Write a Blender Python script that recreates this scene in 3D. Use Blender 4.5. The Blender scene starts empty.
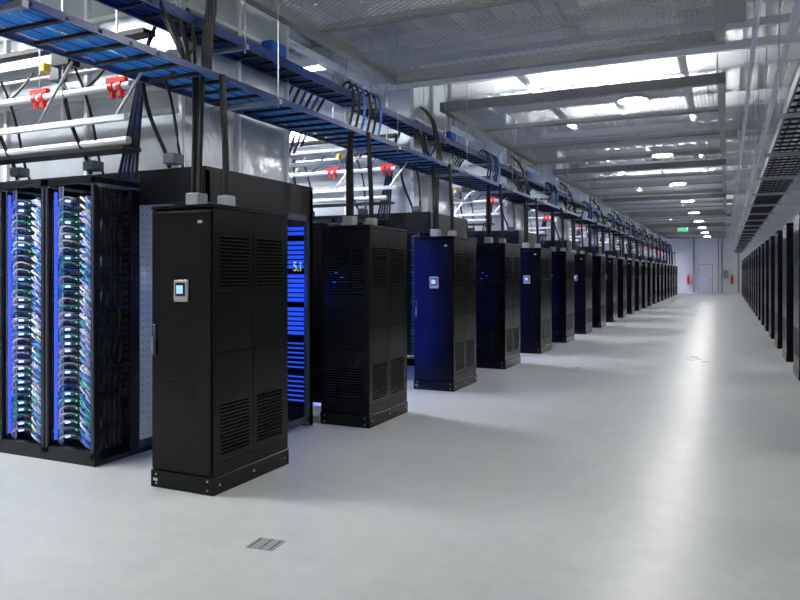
import bpy, math, random
from mathutils import Vector, Matrix
random.seed(7)
scene = bpy.context.scene
col = scene.collection
scene.view_settings.view_transform = 'Standard'

# ------------------------------------------------------------------ materials
def mat(name, color, rough=0.5, metal=0.0, emit=None, estr=0.0, noise=None, bump=0.0, spec=0.5):
    m = bpy.data.materials.new(name); m.use_nodes = True
    nt = m.node_tree; b = nt.nodes["Principled BSDF"]
    b.inputs["Base Color"].default_value = (*color, 1)
    b.inputs["Roughness"].default_value = rough
    b.inputs["Metallic"].default_value = metal
    b.inputs["Specular IOR Level"].default_value = spec
    if emit:
        b.inputs["Emission Color"].default_value = (*emit, 1)
        b.inputs["Emission Strength"].default_value = estr
    if noise:
        sc, c2 = noise
        tc = nt.nodes.new("ShaderNodeTexCoord"); n = nt.nodes.new("ShaderNodeTexNoise")
        n.inputs["Scale"].default_value = sc; n.inputs["Detail"].default_value = 5
        nt.links.new(tc.outputs["Object"], n.inputs["Vector"])
        mx = nt.nodes.new("ShaderNodeMix"); mx.data_type = 'RGBA'
        mx.inputs[6].default_value = (*color, 1); mx.inputs[7].default_value = (*c2, 1)
        nt.links.new(n.outputs["Fac"], mx.inputs[0]); nt.links.new(mx.outputs[2], b.inputs["Base Color"])
        if bump:
            bp = nt.nodes.new("ShaderNodeBump"); bp.inputs["Strength"].default_value = bump
            bp.inputs["Distance"].default_value = 0.05
            nt.links.new(n.outputs["Fac"], bp.inputs["Height"]); nt.links.new(bp.outputs["Normal"], b.inputs["Normal"])
    return m

M = {}
M['black'] = mat("cabinet_black", (0.003, 0.0032, 0.0037), 0.24, 0.0, noise=(3.0, (0.005, 0.0052, 0.006)), spec=0.18)
M['slot'] = mat("louvre_dark", (0.0006, 0.0006, 0.0006), 0.9, spec=0.03)  # near-black bars paint the shade of the louvre recesses
M['slat'] = mat("louvre_slat", (0.014, 0.015, 0.017), 0.3)  # paler than the body, a painted highlight along each slat
M['seam'] = mat("seam_dark", (0.001, 0.001, 0.001), 0.8, spec=0.05)
M['frame'] = mat("rack_frame_black", (0.006, 0.007, 0.010), 0.28, spec=0.3)
M['steel'] = mat("steel_zinc", (0.45, 0.47, 0.5), 0.35, 0.8)
M['dsteel'] = mat("steel_dark", (0.10, 0.11, 0.14), 0.4, 0.6)
M['white'] = mat("white_paint", (0.76, 0.78, 0.80), 0.4)
M['grey'] = mat("grey_paint", (0.30, 0.32, 0.33), 0.5)
M['panelframe'] = mat("panel_frame", (0.27, 0.265, 0.255), 0.45)
M['cblue'] = mat("cable_blue", (0.01, 0.11, 0.50), 0.35)
M['clblue'] = mat("cable_light_blue", (0.04, 0.30, 0.78), 0.35)
M['cnavy'] = mat("cable_navy", (0.008, 0.03, 0.15), 0.35)
M['cblack'] = mat("cable_black", (0.008, 0.008, 0.009), 0.45, spec=0.3)
M['cviolet'] = mat("cable_violet", (0.36, 0.38, 0.8), 0.4)
M['cteal'] = mat("cable_teal", (0.05, 0.45, 0.45), 0.4)
M['cwhite'] = mat("cable_white", (0.72, 0.74, 0.84), 0.4)
M['red'] = mat("red_plastic", (0.75, 0.02, 0.02), 0.35)
M['yellow'] = mat("yellow_tag", (0.7, 0.45, 0.03), 0.5)
M['server'] = mat("server_face", (0.26, 0.27, 0.30), 0.35, 0.6)
M['perfw'] = mat("side_panel_white", (0.72, 0.75, 0.77), 0.45)
M['bezel'] = mat("display_bezel", (0.40, 0.395, 0.38), 0.4)
M['screen'] = mat("display_screen", (0.1, 0.2, 0.4), 0.3, emit=(0.35, 0.6, 1.0), estr=1.0)
M['ledb'] = mat("led_blue", (0.0, 0.05, 0.4), 0.4, emit=(0.08, 0.13, 1.0), estr=0.85)
M['bluefill'] = mat("blue_fill_tube", (0.0, 0.05, 0.4), 0.4, emit=(0.02, 0.06, 1.0), estr=24)
M['ledglint'] = mat("led_row_and_glint_blue", (0.0, 0.05, 0.4), 0.4, emit=(0.04, 0.14, 1.0), estr=0.9)  # LED rows behind the door, and painted blue glints on cabinet fronts
M['ledw'] = mat("led_ice", (0.3, 0.4, 0.9), 0.4, emit=(0.5, 0.65, 1.0), estr=1.6)
M['ledg'] = mat("led_green", (0, 0.3, 0.1), 0.4, emit=(0.05, 1.0, 0.45), estr=1.2)
M['lamp'] = mat("lamp_white", (1, 1, 1), 0.5, emit=(1.0, 0.995, 0.975), estr=135)
M['tube'] = mat("tube_white", (1, 1, 1), 0.5, emit=(0.96, 0.985, 1.0), estr=185)
M['upfill'] = mat("added_uplight_white", (1, 1, 1), 0.5, emit=(0.985, 0.995, 0.985), estr=310)
M['exit'] = mat("exit_green", (0, 0.3, 0.1), 0.5, emit=(0.05, 0.8, 0.3), estr=0.9)
M['foil'] = mat("plenum_sheet", (0.62, 0.69, 0.76), 0.2, 0.5, noise=(2.2, (0.88, 0.93, 0.98)), bump=0.8)
M['label'] = mat("label_lime", (0.55, 0.7, 0.2), 0.5, emit=(0.5, 0.7, 0.15), estr=0.5)
M['decal'] = mat("label_grey", (0.5, 0.5, 0.5), 0.5)

def glass_mat():
    m = bpy.data.materials.new("blue_tinted_glass"); m.use_nodes = True
    nt = m.node_tree; nt.nodes.remove(nt.nodes["Principled BSDF"])
    o = nt.nodes["Material Output"]
    t = nt.nodes.new("ShaderNodeBsdfTransparent"); t.inputs[0].default_value = (0.6, 0.75, 1.0, 1)
    g = nt.nodes.new("ShaderNodeBsdfGlossy"); g.inputs["Roughness"].default_value = 0.08; g.inputs[0].default_value = (.6,.75,1,1)
    mx = nt.nodes.new("ShaderNodeMixShader"); mx.inputs[0].default_value = 0.16
    nt.links.new(t.outputs[0], mx.inputs[1]); nt.links.new(g.outputs[0], mx.inputs[2])
    nt.links.new(mx.outputs[0], o.inputs[0]); return m
M['glass'] = glass_mat()

def mesh_mat(name, k, thr, color):
    """expanded-metal mesh: diamond holes cut with a transparent shader"""
    m = bpy.data.materials.new(name); m.use_nodes = True
    nt = m.node_tree; b = nt.nodes["Principled BSDF"]; o = nt.nodes["Material Output"]
    b.inputs["Base Color"].default_value = (*color, 1); b.inputs["Roughness"].default_value = 0.5
    b.inputs["Metallic"].default_value = 0.1
    g = nt.nodes.new("ShaderNodeTexCoord"); s = nt.nodes.new("ShaderNodeSeparateXYZ")
    nt.links.new(g.outputs["Object"], s.inputs[0])
    def mth(op, a, c):
        n = nt.nodes.new("ShaderNodeMath"); n.operation = op
        for i, v in enumerate((a, c)):
            if v is None: continue
            if isinstance(v, (int, float)): n.inputs[i].default_value = v
            else: nt.links.new(v, n.inputs[i])
        return n.outputs[0]
    x = mth('MULTIPLY', s.outputs[0], k * 0.6); y = mth('MULTIPLY', s.outputs[1], k)
    a = mth('SINE', mth('ADD', x, y), None); c = mth('SINE', mth('SUBTRACT', x, y), None)
    h = mth('GREATER_THAN', mth('ABSOLUTE', mth('MULTIPLY', a, c), None), thr)
    t = nt.nodes.new("ShaderNodeBsdfTransparent"); mx = nt.nodes.new("ShaderNodeMixShader")
    nt.links.new(h, mx.inputs[0]); nt.links.new(b.outputs[0], mx.inputs[1]); nt.links.new(t.outputs[0], mx.inputs[2])
    nt.links.new(mx.outputs[0], o.inputs[0]); return m
M['mesh'] = mesh_mat("expanded_metal", 48, 0.48, (0.40, 0.40, 0.395))

def floor_mat():
    m = bpy.data.materials.new("polished_concrete"); m.use_nodes = True
    nt = m.node_tree; b = nt.nodes["Principled BSDF"]
    tc = nt.nodes.new("ShaderNodeTexCoord")
    n1 = nt.nodes.new("ShaderNodeTexNoise"); n1.inputs["Scale"].default_value = 0.6; n1.inputs["Detail"].default_value = 10; n1.inputs["Roughness"].default_value = 0.6
    n2 = nt.nodes.new("ShaderNodeTexNoise"); n2.inputs["Scale"].default_value = 6; n2.inputs["Detail"].default_value = 8; n2.inputs["Roughness"].default_value = 0.7
    nt.links.new(tc.outputs["Object"], n1.inputs["Vector"]); nt.links.new(tc.outputs["Object"], n2.inputs["Vector"])
    r = nt.nodes.new("ShaderNodeValToRGB")
    r.color_ramp.elements[0].position = 0.30; r.color_ramp.elements[0].color = (0.45, 0.465, 0.465, 1)
    r.color_ramp.elements[1].position = 0.68; r.color_ramp.elements[1].color = (0.62, 0.635, 0.63, 1)
    mxn = nt.nodes.new("ShaderNodeMix"); mxn.inputs[0].default_value = 0.42
    nt.links.new(n1.outputs["Fac"], mxn.inputs[2]); nt.links.new(n2.outputs["Fac"], mxn.inputs[3])
    nt.links.new(mxn.outputs[0], r.inputs[0]); nt.links.new(r.outputs[0], b.inputs["Base Color"])
    rr = nt.nodes.new("ShaderNodeMapRange"); rr.inputs[1].default_value=.3; rr.inputs[2].default_value=.7; rr.inputs[3].default_value = 0.27; rr.inputs[4].default_value = 0.36
    nt.links.new(n1.outputs["Fac"], rr.inputs[0]); nt.links.new(rr.outputs[0], b.inputs["Roughness"])
    b.inputs["Specular IOR Level"].default_value = 0.75
    return m
M['floor'] = floor_mat()
M['wall'] = mat("wall_paint", (0.82, 0.83, 0.83), 0.6, noise=(1.5, (0.76, 0.77, 0.78)))
M['deck'] = mat("ceiling_deck", (0.60, 0.62, 0.63), 0.5, noise=(0.8, (0.48, 0.50, 0.51)))

# ------------------------------------------------------------------ mesh builder
class MB:
    def __init__(s): s.v = []; s.f = []; s.m = []; s.mats = []
    def mi(s, k):
        if k not in s.mats: s.mats.append(k)
        return s.mats.index(k)
    def box(s, x0, x1, y0, y1, z0, z1, k):
        i = len(s.v); a = s.mi(k)
        s.v += [(x0,y0,z0),(x1,y0,z0),(x1,y1,z0),(x0,y1,z0),(x0,y0,z1),(x1,y0,z1),(x1,y1,z1),(x0,y1,z1)]
        for q in ((0,3,2,1),(4,5,6,7),(0,1,5,4),(1,2,6,5),(2,3,7,6),(3,0,4,7)):
            s.f.append(tuple(i+j for j in q)); s.m.append(a)
    def quad(s, p, k):
        i=len(s.v); s.v += p; s.f.append((i,i+1,i+2,i+3)); s.m.append(s.mi(k))
    def cbox(s, x0, x1, y0, y1, z0, z1, c, k):
        a = s.mi(k); i = len(s.v)
        rings = [(z0, c), (z0+c, 0), (z1-c, 0), (z1, c)]
        for z, ins in rings:
            X0, X1, Y0, Y1 = x0+ins, x1-ins, y0+ins, y1-ins
            s.v += [(X0+c,Y0,z),(X1-c,Y0,z),(X1,Y0+c,z),(X1,Y1-c,z),(X1-c,Y1,z),(X0+c,Y1,z),(X0,Y1-c,z),(X0,Y0+c,z)]
        s.f.append(tuple(i+j for j in range(7,-1,-1))); s.m.append(a)
        s.f.append(tuple(i+24+j for j in range(8))); s.m.append(a)
        for r in range(3):
            for j in range(8):
                s.f.append((i+r*8+j, i+r*8+(j+1)%8, i+(r+1)*8+(j+1)%8, i+(r+1)*8+j)); s.m.append(a)
    def tube(s, pts, r, k, seg=6):
        a = s.mi(k); pts = [Vector(p) for p in pts]; i = len(s.v); n = len(pts)
        for q, p in enumerate(pts):
            t = (pts[min(q+1,n-1)] - pts[max(q-1,0)]).normalized()
            up = Vector((0,0,1)) if abs(t.z) < 0.95 else Vector((1,0,0))
            u = t.cross(up).normalized(); w = t.cross(u)
            for j in range(seg):
                an = 2*math.pi*j/seg
                s.v.append(tuple(p + u*(r*math.cos(an)) + w*(r*math.sin(an))))
        for q in range(n-1):
            for j in range(seg):
                s.f.append((i+q*seg+j, i+q*seg+(j+1)%seg, i+(q+1)*seg+(j+1)%seg, i+(q+1)*seg+j)); s.m.append(a)
        s.f.append(tuple(i+j for j in range(seg-1,-1,-1))); s.m.append(a)
        s.f.append(tuple(i+(n-1)*seg+j for j in range(seg))); s.m.append(a)
    def cone(s, c, r0, r1, z0, z1, k, seg=24):
        a = s.mi(k); i = len(s.v)
        for r, z in ((r0,z0),(r1,z1)):
            for j in range(seg):
                an = 2*math.pi*j/seg; s.v.append((c[0]+r*math.cos(an), c[1]+r*math.sin(an), z))
        for j in range(seg):
            s.f.append((i+j, i+(j+1)%seg, i+seg+(j+1)%seg, i+seg+j)); s.m.append(a)
        s.f.append(tuple(i+j for j in range(seg-1,-1,-1))); s.m.append(a)
        s.f.append(tuple(i+seg+j for j in range(seg))); s.m.append(a)
    def mesh(s, name):
        me = bpy.data.meshes.new(name); me.from_pydata(s.v, [], s.f)
        for k in s.mats: me.materials.append(M[k])
        me.polygons.foreach_set("material_index", s.m); me.update(); return me

def obj(name, me, loc=(0,0,0), rz=0.0, parent=None):
    o = bpy.data.objects.new(name, me); o.location = loc; o.rotation_euler = (0,0,rz)
    col.objects.link(o)
    if parent: o.parent = parent
    return o
def bez(p0, p1, p2, p3, n=12):
    p0,p1,p2,p3 = map(Vector,(p0,p1,p2,p3)); out=[]
    for i in range(n+1):
        t=i/n; out.append(p0*(1-t)**3+p1*3*t*(1-t)**2+p2*3*t*t*(1-t)+p3*t**3)
    return out

# ------------------------------------------------------------------ layout constants (metres)
CAM_H = 1.6
YEND = 60.0
XL = -3.34          # corridor face of the left cabinets
XR = 0.97           # corridor face of the right cabinets
PITCH = 4.92
Y0 = 4.06
NU = 11
CEIL = 5.3

# ------------------------------------------------------------------ room shell
def simple(name, x0,x1,y0,y1,z0,z1,k):
    b = MB(); b.box(x0,x1,y0,y1,z0,z1,k); return obj(name, b.mesh(name))
simple("floor", -11.2, 5.2, -4.2, YEND+.2, -0.1, 0, 'floor')
b = MB()
b.box(-11.2, 5.2, -4.2, YEND+.2, CEIL+.06, CEIL+.16, 'deck')
x = -11.0
while x < 5:
    b.box(x, x+.12, -4, YEND, CEIL, CEIL+.06, 'deck'); x += .3
for y in [ -2+3.0*i for i in range(21)]:
    b.box(-11, 5, y, y+.14, CEIL-.02, CEIL, 'white'); b.box(-11, 5, y+.06, y+.08, CEIL-.26, CEIL-.02, 'white'); b.box(-11,5,y,y+.14,CEIL-.28,CEIL-.26,'white')
obj("ceiling", b.mesh("ceiling"))
simple("wall_left", -11.2, -11, -4, YEND, 0, CEIL, 'wall')
simple("wall_right", 5, 5.2, -4, YEND, 0, CEIL, 'wall')
simple("wall_back", -11, 5, -4.2, -4, 0, CEIL, 'wall')
b = MB(); b.box(-11, 5, YEND, YEND+.2, 0, CEIL, 'wall')
obj("wall_far", b.mesh("wall_far"))
b = MB(); b.box(-2.0,-1.96,YEND-.05,YEND-.001,0,2.3,'grey'); b.box(-1.04,-1.0,YEND-.05,YEND-.001,0,2.3,'grey'); b.box(-2.0,-1.0,YEND-.05,YEND-.001,2.26,2.3,'grey')
b.box(-1.96,-1.04,YEND-.04,YEND-.001,0.01,2.26,'white'); b.box(-1.15,-1.1,YEND-.1,YEND-.04,1,1.15,'dsteel')
obj("door_1", b.mesh("door_1"))
for xx in (-2.75, .35):
    b = MB(); b.cone((xx,YEND-.2),.09,.09,.75,1.3,'red',16); b.cone((xx,YEND-.2),.09,.03,1.3,1.38,'red',16)
    b.cone((xx,YEND-.2),.03,.03,1.38,1.46,'cblack',8); b.box(xx-.08,xx+.04,YEND-.22,YEND-.18,1.46,1.49,'cblack'); b.box(xx-.13,xx+.13,YEND-.1,YEND-.001,.7,1.5,'white')
    obj("fire_extinguisher", b.mesh("fire_extinguisher"))
b = MB()
for xx,r in ((-2.35,.05),(-.6,.04),(-.35,.04),(.8,.06)):
    b.tube([(xx,YEND-.1,.1),(xx,YEND-.1,CEIL-.3)],r,'grey',8)
b.box(-.25,.1,YEND-.15,YEND-.001,1.2,1.8,'grey')
obj("wall_service_pipes", b.mesh("wall_service_pipes"))

# ------------------------------------------------------------------ cabinets
def louvre_x(b, y0, y1, z0, z1):
    n = int((z1-z0)/.027)
    for i in range(n):
        z = z0+i*.027
        b.box(-.004, .0012, y0, y1, z, z+.016, 'slot'); b.box(-.004, .005, y0, y1, z+.016, z+.019, 'slat')

def make_cabinet(name, H, variant):
    b = MB(); W=.58; D=.95
    b.cbox(-W-.006, .006, -.006, D+.006, 0, .13, .004, 'black')
    b.cbox(-W, 0, 0, D, .132, H-.03, .006, 'black')
    b.cbox(-W-.006, .006, -.006, D+.006, H-.028, H, .005, 'black')
    for x in (-W+.05, -.05):
        for z in (.035,.1): b.box(x-.006,x+.006,-.011,-.005,z-.006,z+.006,'steel')
    for y in (.06,.47,.89):
        b.box(.005,.011,y-.007,y+.007,.06,.074,'steel')
    s=H/2.1
    b.box(-.002,.001,.46,.464,.15,H-.04,'seam')
    for z in (.22*s,1.02*s,1.45*s): b.box(-.002,.001,.04,D-.04,z,z+.004,'seam')
    for y0,y1 in ((.08,.42),(.52,.86)):
        louvre_x(b,y0,y1,.28*s,.66*s); louvre_x(b,y0,y1,1.5*s,1.9*s)
    if variant=='A':
        b.cbox(-W+.015,-.015,-.016,0,.15,H-.05,.005,'black')
        y=-.016
        b.cbox(-.34,-.21,y-.02,y,1.39,1.55,.006,'bezel')
        b.box(-.32,-.23,y-.0215,y-.019,1.43,1.53,'cblack')
        b.box(-.31,-.25,y-.023,y-.021,1.45,1.51,'screen')
        b.cbox(-.548,-.522,y-.012,y,.98,1.22,.004,'dsteel')
        b.cbox(-.543,-.527,y-.035,y-.012,1.0,1.12,.004,'steel')
        for z in (.66,.82): b.box(-.42,-.16,y-.001,y,z,z+.004,'slat')
        b.box(-.42,-.416,y-.001,y,.66,.82,'slat'); b.box(-.164,-.16,y-.001,y,.66,.82,'slat')
        b.box(-.13,-.09,y-.001,y,H-.14,H-.12,'decal')
        b.box(-W+.02,-W+.06,-.0075,-.005,.05,.07,'decal')
    else:
        b.cbox(-W+.015,-.015,-.010,0,.15,H-.05,.004,'black')
        for z in (1.2*s,.8*s): b.box(-W+.02,-.02,-.0115,-.009,z,z+.006,'seam')
        for i in range(3):
            x0=-W+.05+i*.165
            for j in range(18):
                z=1.38*s+j*.027
                b.box(x0,x0+.14,-.0115,-.009,z,z+.014,'slot'); b.box(x0,x0+.14,-.016,-.009,z+.014,z+.019,'slat')
            for j in range(12):
                z=.3*s+j*.027
                b.box(x0,x0+.14,-.0115,-.009,z,z+.014,'slot'); b.box(x0,x0+.14,-.016,-.009,z+.014,z+.019,'slat')
        for x,z in ((-.4,1.6),(-.33,1.55),(-.42,1.5)):
            b.box(x,x+.03,-.0175,-.015,z*s,z*s+.008,'ledglint')  # blue reflections on the louvres, put in as small glowing bars
    b.cbox(-.42,-.30,.18,.30,H,H+.11,.006,'grey'); b.cbox(-.19,-.09,.27,.37,H,H+.09,.006,'grey')
    return b
cabA = make_cabinet("cabA",2.1,'A'); cabB = make_cabinet("cabB",2.1,'B')
for cb in (cabA,cabB):
    for i,(x,y) in enumerate(((-.39,.24),(-.36,.25),(-.33,.24),(-.14,.32))):
        if i==3: pts=bez((x,y,2.17),(x,y,2.5),(x-.02,y,2.7),(x-.04,y,3.12))
        else: pts=bez((x,y,2.2),(x,y,2.5),(x+random.uniform(-.02,.02),y+.02,2.8),(x+random.uniform(-.05,.05),y+.05,3.12))
        cb.tube(pts,.017 if i!=3 else .026,'cblack',8)
meA=cabA.mesh("cabinet_a"); meB=cabB.mesh("cabinet_b"); meR=make_cabinet("cabR",2.5,'B').mesh("cabinet_r")
for n in range(NU):
    obj("server_cabinet", meA, (XL, Y0+n*PITCH, 0)); obj("server_cabinet", meB, (XL, Y0+n*PITCH+2.44, 0))
for i in range(22):
    o=obj("server_cabinet", meR, (XR, 5.6+i*2.46, 0), math.pi)

# ------------------------------------------------------------------ server racks
def make_bay(seed):
    rnd=random.Random(seed); b=MB(); W=.585; D=.95; H=2.40
    P=.045
    for x in (0,W-P):
        for y in (0,.40,D-P): b.cbox(x,x+P,y,y+P,0.06,H-.07,.004,'frame')
        b.box(x+P*.5-.006,x+P*.5+.006,-.002,0,.1,H-.08,'dsteel')
    b.box(0,W,0,D,.0,.04,'frame'); b.box(0,W,0,.06,.04,.12,'frame')
    for y in (0,D-P): b.cbox(0,W,y,y+P,H-.05,H,.004,'frame')
    for x in (0,W-P): b.cbox(x,x+P,0,D,H-.05,H,.004,'frame')
    b.box(.05,W-.05,.5,.9,.14,H-.1,'frame')
    z=.16
    cols=['cviolet','cwhite','clblue','cwhite','cblue','cteal','cwhite','cviolet']
    while z<H-.14:
        b.box(.12,W-.14,.16,.5,z,z+.046,'server')
        b.box(.13,.30,.155,.16,z+.006,z+.04,'slot')
        for j in range(5): b.box(.135+j*.032,.155+j*.032,.152,.156,z+.012,z+.034,'server')
        b.box(.315,.36,.15,.16,z+.018,z+.026,'ledb')
        if rnd.random()<.8: b.box(.375,.388,.15,.16,z+.016,z+.028,'ledg')
        if rnd.random()<.6: b.box(.20,.212,.148,.152,z+.016,z+.028,'ledg')
        b.box(.10,.12,.12,.2,z+.01,z+.03,'ledw' if rnd.random()<.6 else 'steel')
        zz=z+.03
        for q in range(3):
            k=rnd.choice(cols); xs=.31+.045*q
            b.tube(bez((xs,.16,zz),(xs+.02,.02,zz+rnd.uniform(0,.06)),(.46,-.005+.01*q,zz-.03+.01*q),(.48+.008*q,.09,zz-.09),6),.0078,k,5)
        for q in range(2):
            xs=.15+.04*q
            b.tube(bez((xs,.16,zz),(xs-.01,.04,zz+.05),(.10,.02+.01*q,zz-.01),(.08+.01*q,.1,zz-.08),6),.007,rnd.choice(cols),5)
        z+=.062
    for i in range(7):
        x=.455+.012*i; y=.09+.02*(i%3)
        b.tube([(x+rnd.uniform(-.006,.006),y,zq) for zq in [.12+.223*q for q in range(11)]],.0075,['cviolet','cwhite','cwhite','cblack'][i%4],5)
    for i in range(4):
        x=.065+.012*i
        b.tube([(x+rnd.uniform(-.006,.006),.1,zq) for zq in [.12+.223*q for q in range(11)]],.007,['cwhite','cblue','cviolet'][i%3],5)
    b.box(.048,.054,.055,.085,.16,H-.1,'ledb'); b.box(W-.054,W-.048,.055,.085,.16,H-.1,'ledb')
    return b
bays=[make_bay(i).mesh("rack_bay") for i in range(3)]
def end_side():
    b=MB()
    b.box(-.012,0,.50,.93,.12,2.3,'perfw')
    for zz in range(34):
        for yy in range(7): b.box(0,.002,.52+yy*.058,.536+yy*.058,.16+zz*.063,.172+zz*.063,'grey')
    b.box(-.03,0,.44,.49,.06,2.33,'frame')
    for i in range(5):
        y=.09+.055*i
        pts=[(-.05+.012*math.sin(q*1.9+i),y+.01*math.sin(q*2.3+i*2),.12+.1*q) for q in range(23)]
        b.tube(pts,.02,'cblack',6)
    for z in [.3+.25*i for i in range(8)]: b.box(-.03,-.005,.06,.42,z,z+.018,'frame')
    return b.mesh("end_side")
es=end_side()
for n in range(NU):
    y=Y0+n*PITCH+.2
    nb = 8 if n<3 else 4
    for row,(yy) in enumerate((y, y+2.02)):
        e=bpy.data.objects.new("server_rack_row",None); col.objects.link(e); e.location=(-4.73,yy,0)
        for i in range(nb): obj("bay_%d"%(i+1), bays[(i*2+n+row)%3], (-.59*(i+1),0,0), 0, e)
        obj("end_side", es, (0,0,0), 0, e)

# ------------------------------------------------------------------ hot-aisle containment
b=MB()
XD=-3.97
HT=2.47
b.box(XD-.06,XD,.66,2.36,2.2,HT,'frame'); b.box(-4.7,XD,.66,.72,2.2,HT,'frame'); b.box(-4.7,XD,2.30,2.36,0,HT,'frame')
b.box(-9.5,XD,.66,2.36,HT,HT+.03,'frame'); b.box(XD-.06,XD,2.30,2.36,0,2.2,'dsteel'); b.box(XD-.06,XD,.95,1.0,0,2.2,'dsteel')
b.box(-4.72,-4.67,1.2,1.26,0,2.2,'frame')
for i in range(38):
    b.box(-4.66,XD-.05,2.285,2.30,.2+i*.05,.2+i*.05+(.034 if i>14 else .014),'ledglint' if i%7 else 'slot')
b.quad([(XD-.03,1.0,.1),(XD-.03,2.3,.1),(XD-.03,2.3,2.15),(XD-.03,1.0,2.15)],'glass')
for y in (1.0,2.26): b.box(XD-.045,XD-.01,y,y+.04,0.02,2.2,'dsteel')
for z in (.04,2.14): b.box(XD-.045,XD-.01,1.0,2.3,z,z+.06,'dsteel')
b.box(XD-.005,XD+.02,1.7,1.72,.95,1.25,'steel')
ST=CEIL-.3
b.box(-4.3,-4.28,.7,2.3,HT+.03,ST,'foil'); b.box(-9.5,-4.3,.72,.74,HT+.03,ST,'foil'); b.box(-9.5,-4.3,2.24,2.26,HT+.03,ST,'foil')
for y in (.68,1.46,2.28): b.box(-4.28,-4.24,y,y+.04,HT+.03,ST,'white')
for x in (-5.4,-6.5,-7.6,-8.7): b.box(x,x+.04,.68,.72,HT+.03,ST,'white')
for z in (3.2,3.9): b.box(-4.28,-4.245,.68,2.3,z,z+.04,'white'); b.box(-9.5,-4.3,.68,.72,z,z+.04,'white')
for x in (-4.66,-4.52,-4.38): b.box(x,x+.03,3.30,3.33,.1,2.1,'bluefill')  # added tubes out of view, put in to tint the next cabinet front
b.box(-4.70,-4.3,3.24,3.30,.05,2.15,'frame')  # backing of the added blue tubes
cont=b.mesh("containment")
for n in range(NU):
    o=obj("aisle_containment", cont, (0,Y0+n*PITCH,0))
    cu=bpy.data.curves.new("aisle_label",'FONT'); cu.body="5.%d"%(n+1); cu.size=.14; cu.extrude=.001; cu.materials.append(M['label'])
    t=bpy.data.objects.new("aisle_label",cu); col.objects.link(t); t.parent=o; t.location=(XD-.02,2.02,1.62); t.rotation_euler=(math.pi/2,0,math.pi/2)

# ------------------------------------------------------------------ cable trays
def wav(x,z,y0,y1,amp,step=.45):
    ph=random.uniform(0,6); f=random.uniform(.7,1.4); n=int((y1-y0)/step)
    return [(x+amp*math.sin(ph+f*i*.5),y0+i*step,z+amp*.4*math.sin(ph*2+f*i*.9)) for i in range(n+1)]
def tray(name,x0,x1,z,y0,y1,cables,rung,kr='steel',rodtop=CEIL-.02,layers=1,kc=('cblue','clblue'),side=.1,amp=.008,skip=(),rk=None):
    b=MB(); rk=rk or kr
    for x in (x0,x1-.02): b.box(x,x+.02,y0,y1,z,z+side,kr)
    y=y0
    while y<y1:
        b.box(x0,x1,y,y+.035,z+.008,z+.03,rk); y+=rung
    for l in range(layers):
        for i in range(cables):
            if i in skip: continue
            x=x0+.05+(x1-x0-.1)*(i+.5)/cables
            b.tube(wav(x,z+.045+.02*l,y0,y1,amp),.014,kc[(i*3+l)%len(kc)],5)
    y=y0+1.2
    while y<y1:
        b.box(x0-.08,x1+.08,y,y+.04,z-.04,z,'steel')
        for x in (x0-.05,x1+.05): b.tube([(x,y+.02,z-.07),(x,y+.02,rodtop)],.006,'steel',5)
        y+=2.46
    return obj(name,b.mesh(name))
tray("cable_tray",-4.18,-3.58,3.10,-1,YEND-1,16,.25,kr='cnavy',rk='cblack',kc=('cblue','clblue','clblue','clblue'),layers=1,side=.05,rodtop=CEIL-.28,skip=(7,),amp=.012)
tray("cable_tray",-4.26,-3.93,3.62,-1,YEND-1,9,.24,kr='cnavy',rk='cblack',kc=('cnavy','cblue','cblack'),layers=3,side=.08,rodtop=CEIL-.28,amp=.022,skip=(4,))
tray("cable_tray",.50,1.0,3.10,-1,YEND-1,5,.28,kr='dsteel',rk='cblack',kc=('cblack','cnavy'),rodtop=CEIL-.28)

def overhead():
    b=MB()
    for y,z in ((.02,2.78),(.58,2.95),(3.3,2.9),(4.3,3.3)):
        b.box(-9.5,-4.2,y,y+.045,z,z+.045,'white' if y<.5 else 'steel')
    b.tube([(-9.5,.14,3.08),(-4.25,.14,3.08)],.03,'white',10)
    b.tube([(-9.5,.3,3.3),(-4.3,.3,3.3)],.02,'steel',8); b.tube([(-9.5,.36,2.7),(-4.5,.36,2.7)],.035,'white',8)
    b.box(-9.5,-4.4,.42,.56,3.6,3.64,'cblack'); b.box(-9.5,-4.4,.2,.4,2.60,2.63,'cblack')
    for x in (-9.0,-8.1,-7.2,-6.2,-5.28,-4.4):
        for dx in (-.045,.045):
            b.tube([(x+dx-.022,.14,3.08),(x+dx+.022,.14,3.08)],.042,'red',14)
            b.tube([(x+dx,.14,2.99),(x+dx,.14,3.05)],.022,'red',10)
        b.box(x-.1,x+.1,.12,.16,3.11,3.15,'red')
        b.tube([(x,.14,3.1),(x,.14,CEIL-.28)],.008,'steel',5)
        b.tube(bez((x+.3,.4,2.45),(x+.3,.35,2.7),(x+.1,.3,2.8),(x+.2,.2,3.3),10),.018,'cblack',6)
        b.tube(bez((x+.4,.45,2.45),(x+.4,.35,2.6),(x+.5,.3,2.9),(x+.35,.2,3.3),10),.012,'cblack',6)
        b.tube(bez((x+.15,.25,3.3),(x+.3,.1,3.0),(x+.6,.1,3.0),(x+.7,.25,3.35),10),.011,'cblack',6)
        b.cbox(x+.08,x+.2,.16,.26,3.22,3.34,.005,'dsteel')
        b.cbox(x+.32,x+.44,.3,.42,2.47,2.55,.005,'dsteel')
        b.tube([(x+.1,.04,2.82),(x+.5,.04,3.3)],.012,'steel',6)
    b.cbox(-5.17,-5.12,.05,.12,3.27,3.34,.005,'yellow'); b.cbox(-5.0,-4.8,.02,.14,3.28,3.45,.005,'cblack')
    b.box(-9.5,-4.4,.3,.5,3.42,3.5,'steel')
    for x in (-8,-6.4,-4.9): b.tube([(x,.05,2.8),(x,.05,CEIL-.28)],.007,'steel',5)
    return b.mesh("overhead")
oh=overhead()
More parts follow.
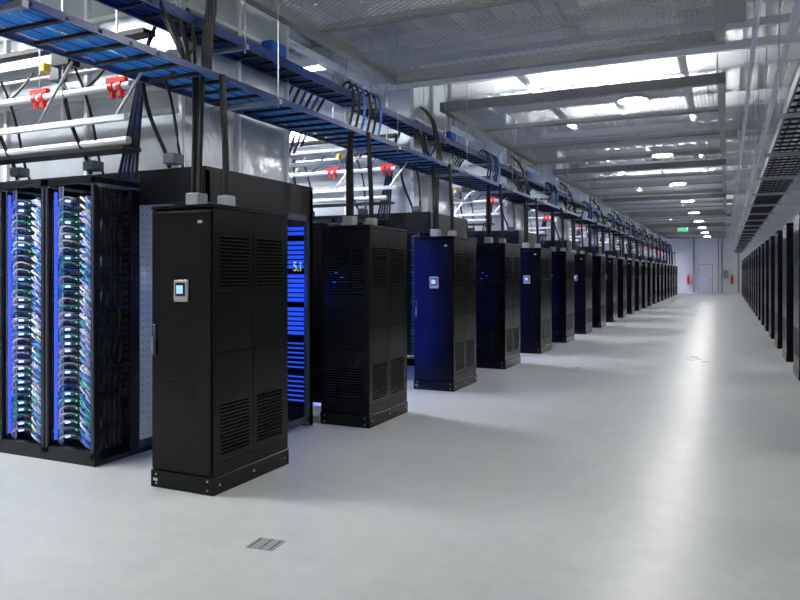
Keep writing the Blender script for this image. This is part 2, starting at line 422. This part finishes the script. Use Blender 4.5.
for n in range(NU): obj("overhead_pipe_rack", oh, (0,Y0+n*PITCH-.02,0))

def drops(seed):
    r=random.Random(seed); b=MB()
    for i in range(6):
        y=.12+.07*i; x=-4.05+r.uniform(-.08,.08)
        b.tube(bez((x,y,3.68),(x-.1,y+.05,3.85+r.uniform(0,.15)),(x+.2,y-.1,3.5),(-3.72-.05*i,y+.05,3.16),14),.016,'cblack',6)
    for i in range(5):
        b.tube(bez((-4.1,.5+.04*i,3.7),(-4.45,.5,3.95+.04*i),(-4.5,.5,3.3),(-4.5-.05*i,.42,2.4),14),.014,'cnavy' if i%2 else 'cblack',6)
    for i in range(6):
        y=2.4+.14*i
        b.tube(bez((-4.05,y,3.7),(-4.3,y+.2,3.95),(-4.5,y+.1,3.4),(-4.6,y,2.6+.1*i),12),.016,('cnavy','cblack')[i%2],6)
        b.tube(bez((-4.0,y+.6,3.68),(-3.9,y+.7,3.98),(-3.7,y+.5,3.5),(-3.8,y+.4,3.16),10),.016,('cblack','cblack','cblue')[i%3],6)
    for i in range(4):
        b.tube(bez((-4.2,.9+.03*i,4.1),(-3.9,.7+.03*i,3.9),(-3.75,.35+.03*i,3.6),(-3.70+.02*i,.32,3.16),12),.018,'cblack',6)
    b.cbox(-4.16,-4.02,1.7,1.95,3.76,3.88,.01,'cblue')
    return b.mesh("drops")
dm=[drops(n) for n in range(4)]
for n in range(-1,NU): obj("cable_bundle", dm[n%4], (0,Y0+n*PITCH,0))

# longitudinal pipes
b=MB()
for x,z,r,k in ((-4.75,4.35,.05,'white'),(-4.6,4.0,.03,'steel'),(-5.6,4.6,.09,'white'),(.28,4.25,.03,'white'),(.7,4.5,.05,'white'),(1.3,4.3,.07,'white'),(1.9,4.6,.1,'grey'),(-3.0,4.75,.06,'white'),(-1.9,4.85,.05,'grey'),(-.6,4.7,.06,'white')):
    b.tube([(x,-3.5,z),(x,YEND-.2,z)],r,k,10)
    y=0
    while y<YEND-2:
        b.tube([(x,y,z),(x,y,CEIL-.28)],.007,'steel',5); y+=3
obj("ceiling_pipes", b.mesh("ceiling_pipes"))

# ------------------------------------------------------------------ mesh ceiling panels
PZ=4.2; PX0=-4.12; PX1=-.02; PL=6.2
def panel():
    b=MB(); F=.10
    b.box(PX0,PX1,0,F,PZ-.05,PZ+.09,'panelframe'); b.box(PX0,PX1,PL-F,PL,PZ-.05,PZ+.09,'panelframe')
    b.box(PX0,PX0+F,0,PL,PZ-.05,PZ+.09,'panelframe'); b.box(PX1-F,PX1,0,PL,PZ-.05,PZ+.09,'panelframe')
    for y in (PL/3,2*PL/3): b.box(PX0,PX1,y,y+.05,PZ,PZ+.09,'panelframe')
    b.quad([(PX0+F,F,PZ+.03),(PX1-F,F,PZ+.03),(PX1-F,PL-F,PZ+.03),(PX0+F,PL-F,PZ+.03)],'mesh')
    for x in (PX0+.1,(PX0+PX1)/2,PX1-.1):
        for y in (.1,PL-.1): b.tube([(x,y,PZ),(x,y,CEIL-.28)],.008,'steel',5)
    return b.mesh("panel")
pm=panel()
ys=[8.7-PL+7.95*k for k in range(-1,7)]
for y in ys: obj("ceiling_mesh_panel", pm, (0,y,0))
b=MB()
for y in ys:
    b.box(-6,3.5,y-1.0,y-.94,PZ+.1,PZ+.2,'white'); b.box(-11,5,y-.5,y-.44,4.7,4.8,'white')
    b.box(-4.3,.2,y-1.45,y-1.2,PZ+.35,PZ+.5,'grey')
obj("ceiling_struts", b.mesh("ceiling_struts"))

# ------------------------------------------------------------------ lamps
def highbay():
    b=MB(); b.cone((0,0),.22,.21,-.03,.01,'white',28); b.cone((0,0),.20,.20,-.034,-.03,'lamp',28); b.cone((0,0),.1,.07,.01,.08,'grey',16)
    b.tube([(0,0,.08),(0,0,CEIL-4.47)],.008,'steel',5); return b.mesh("highbay")
hb=highbay()
for k in range(-2,9): obj("round_ceiling_lamp", hb, (-1.27,11+5.4*k,4.18))
for n in range(-1,NU): obj("round_ceiling_lamp", hb, (-6.97,4.3+n*PITCH-.6,4.18))
for k in range(-1,10): obj("round_ceiling_lamp", hb, (3.2,1+6*k,4.18))
def tubelamp(L,k):
    b=MB(); b.box(-L/2,L/2,-.09,.09,0,.07,'white'); b.box(-L/2+.05,L/2-.05,-.06,.06,-.012,0,k)
    for y in (-.11,.09): b.box(-L/2,L/2,y,y+.02,-.06,.07,'white')
    for x in (-L/2-.02,L/2): b.box(x,x+.02,-.11,.11,-.06,.07,'white')
    return b.mesh("tubelamp")
tl=tubelamp(3.4,'tube'); ul=tubelamp(3.0,'upfill')
for y in ys:
    for dy in (1.6,4.6):
        o=obj("added_uplight", ul, (-2.1,y+dy,4.5)); o.rotation_euler=(0,math.pi,0)  # added uplight, hidden from below, brightens the deck for indirect light
for n in range(-1,NU):
    obj("linear_ceiling_lamp", tl, (-6.6,Y0+n*PITCH+4.1,4.4))

b=MB(); b.cbox(-.25,.25,-.02,.02,-.1,.1,.004,'white'); b.box(-.22,.22,-.023,-.02,-.07,.07,'exit'); b.tube([(0,0,.1),(0,0,.6)],.008,'steel',5)
obj("exit_sign", b.mesh("exit_sign"), (-2.0,38,3.75))
b=MB(); b.cbox(-.09,.09,-.08,.08,0,.004,.001,'grey')
for i in range(5): b.box(-.075,.075,-.066+i*.03,-.056+i*.03,.004,.0045,'panelframe')
for x in (-.07,0,.062): b.box(x,x+.008,-.075,.075,.004,.0045,'seam')
obj("floor_access_plate", b.mesh("floor_access_plate"), (-2.47,3.47,0), .1)

def bl(x,y,z,e,sz=.15):
    l=bpy.data.lights.new("blue_aisle_fill",'POINT'); l.energy=e; l.color=(.05,.12,1); l.shadow_soft_size=sz  # bare point lamp added for the blue glow behind the glass door
    o=bpy.data.objects.new("blue_aisle_fill",l); o.location=(x,y,z); col.objects.link(o)
for n in range(4):
    y=Y0+n*PITCH
    bl(-4.4,y+1.8,1.4,8)

w=bpy.data.worlds.new("World"); scene.world=w; w.use_nodes=True
w.node_tree.nodes["Background"].inputs[0].default_value=(.8,.9,1,1); w.node_tree.nodes["Background"].inputs[1].default_value=.3

# ------------------------------------------------------------------ camera
cd=bpy.data.cameras.new("camera"); cd.sensor_width=36; cd.lens=710/800*36; cd.shift_y=-27/800; cd.clip_end=200
c=bpy.data.objects.new("camera",cd); c.location=(0,0,CAM_H); c.rotation_euler=(math.pi/2,0,math.atan(327/710)); col.objects.link(c)
scene.camera=c
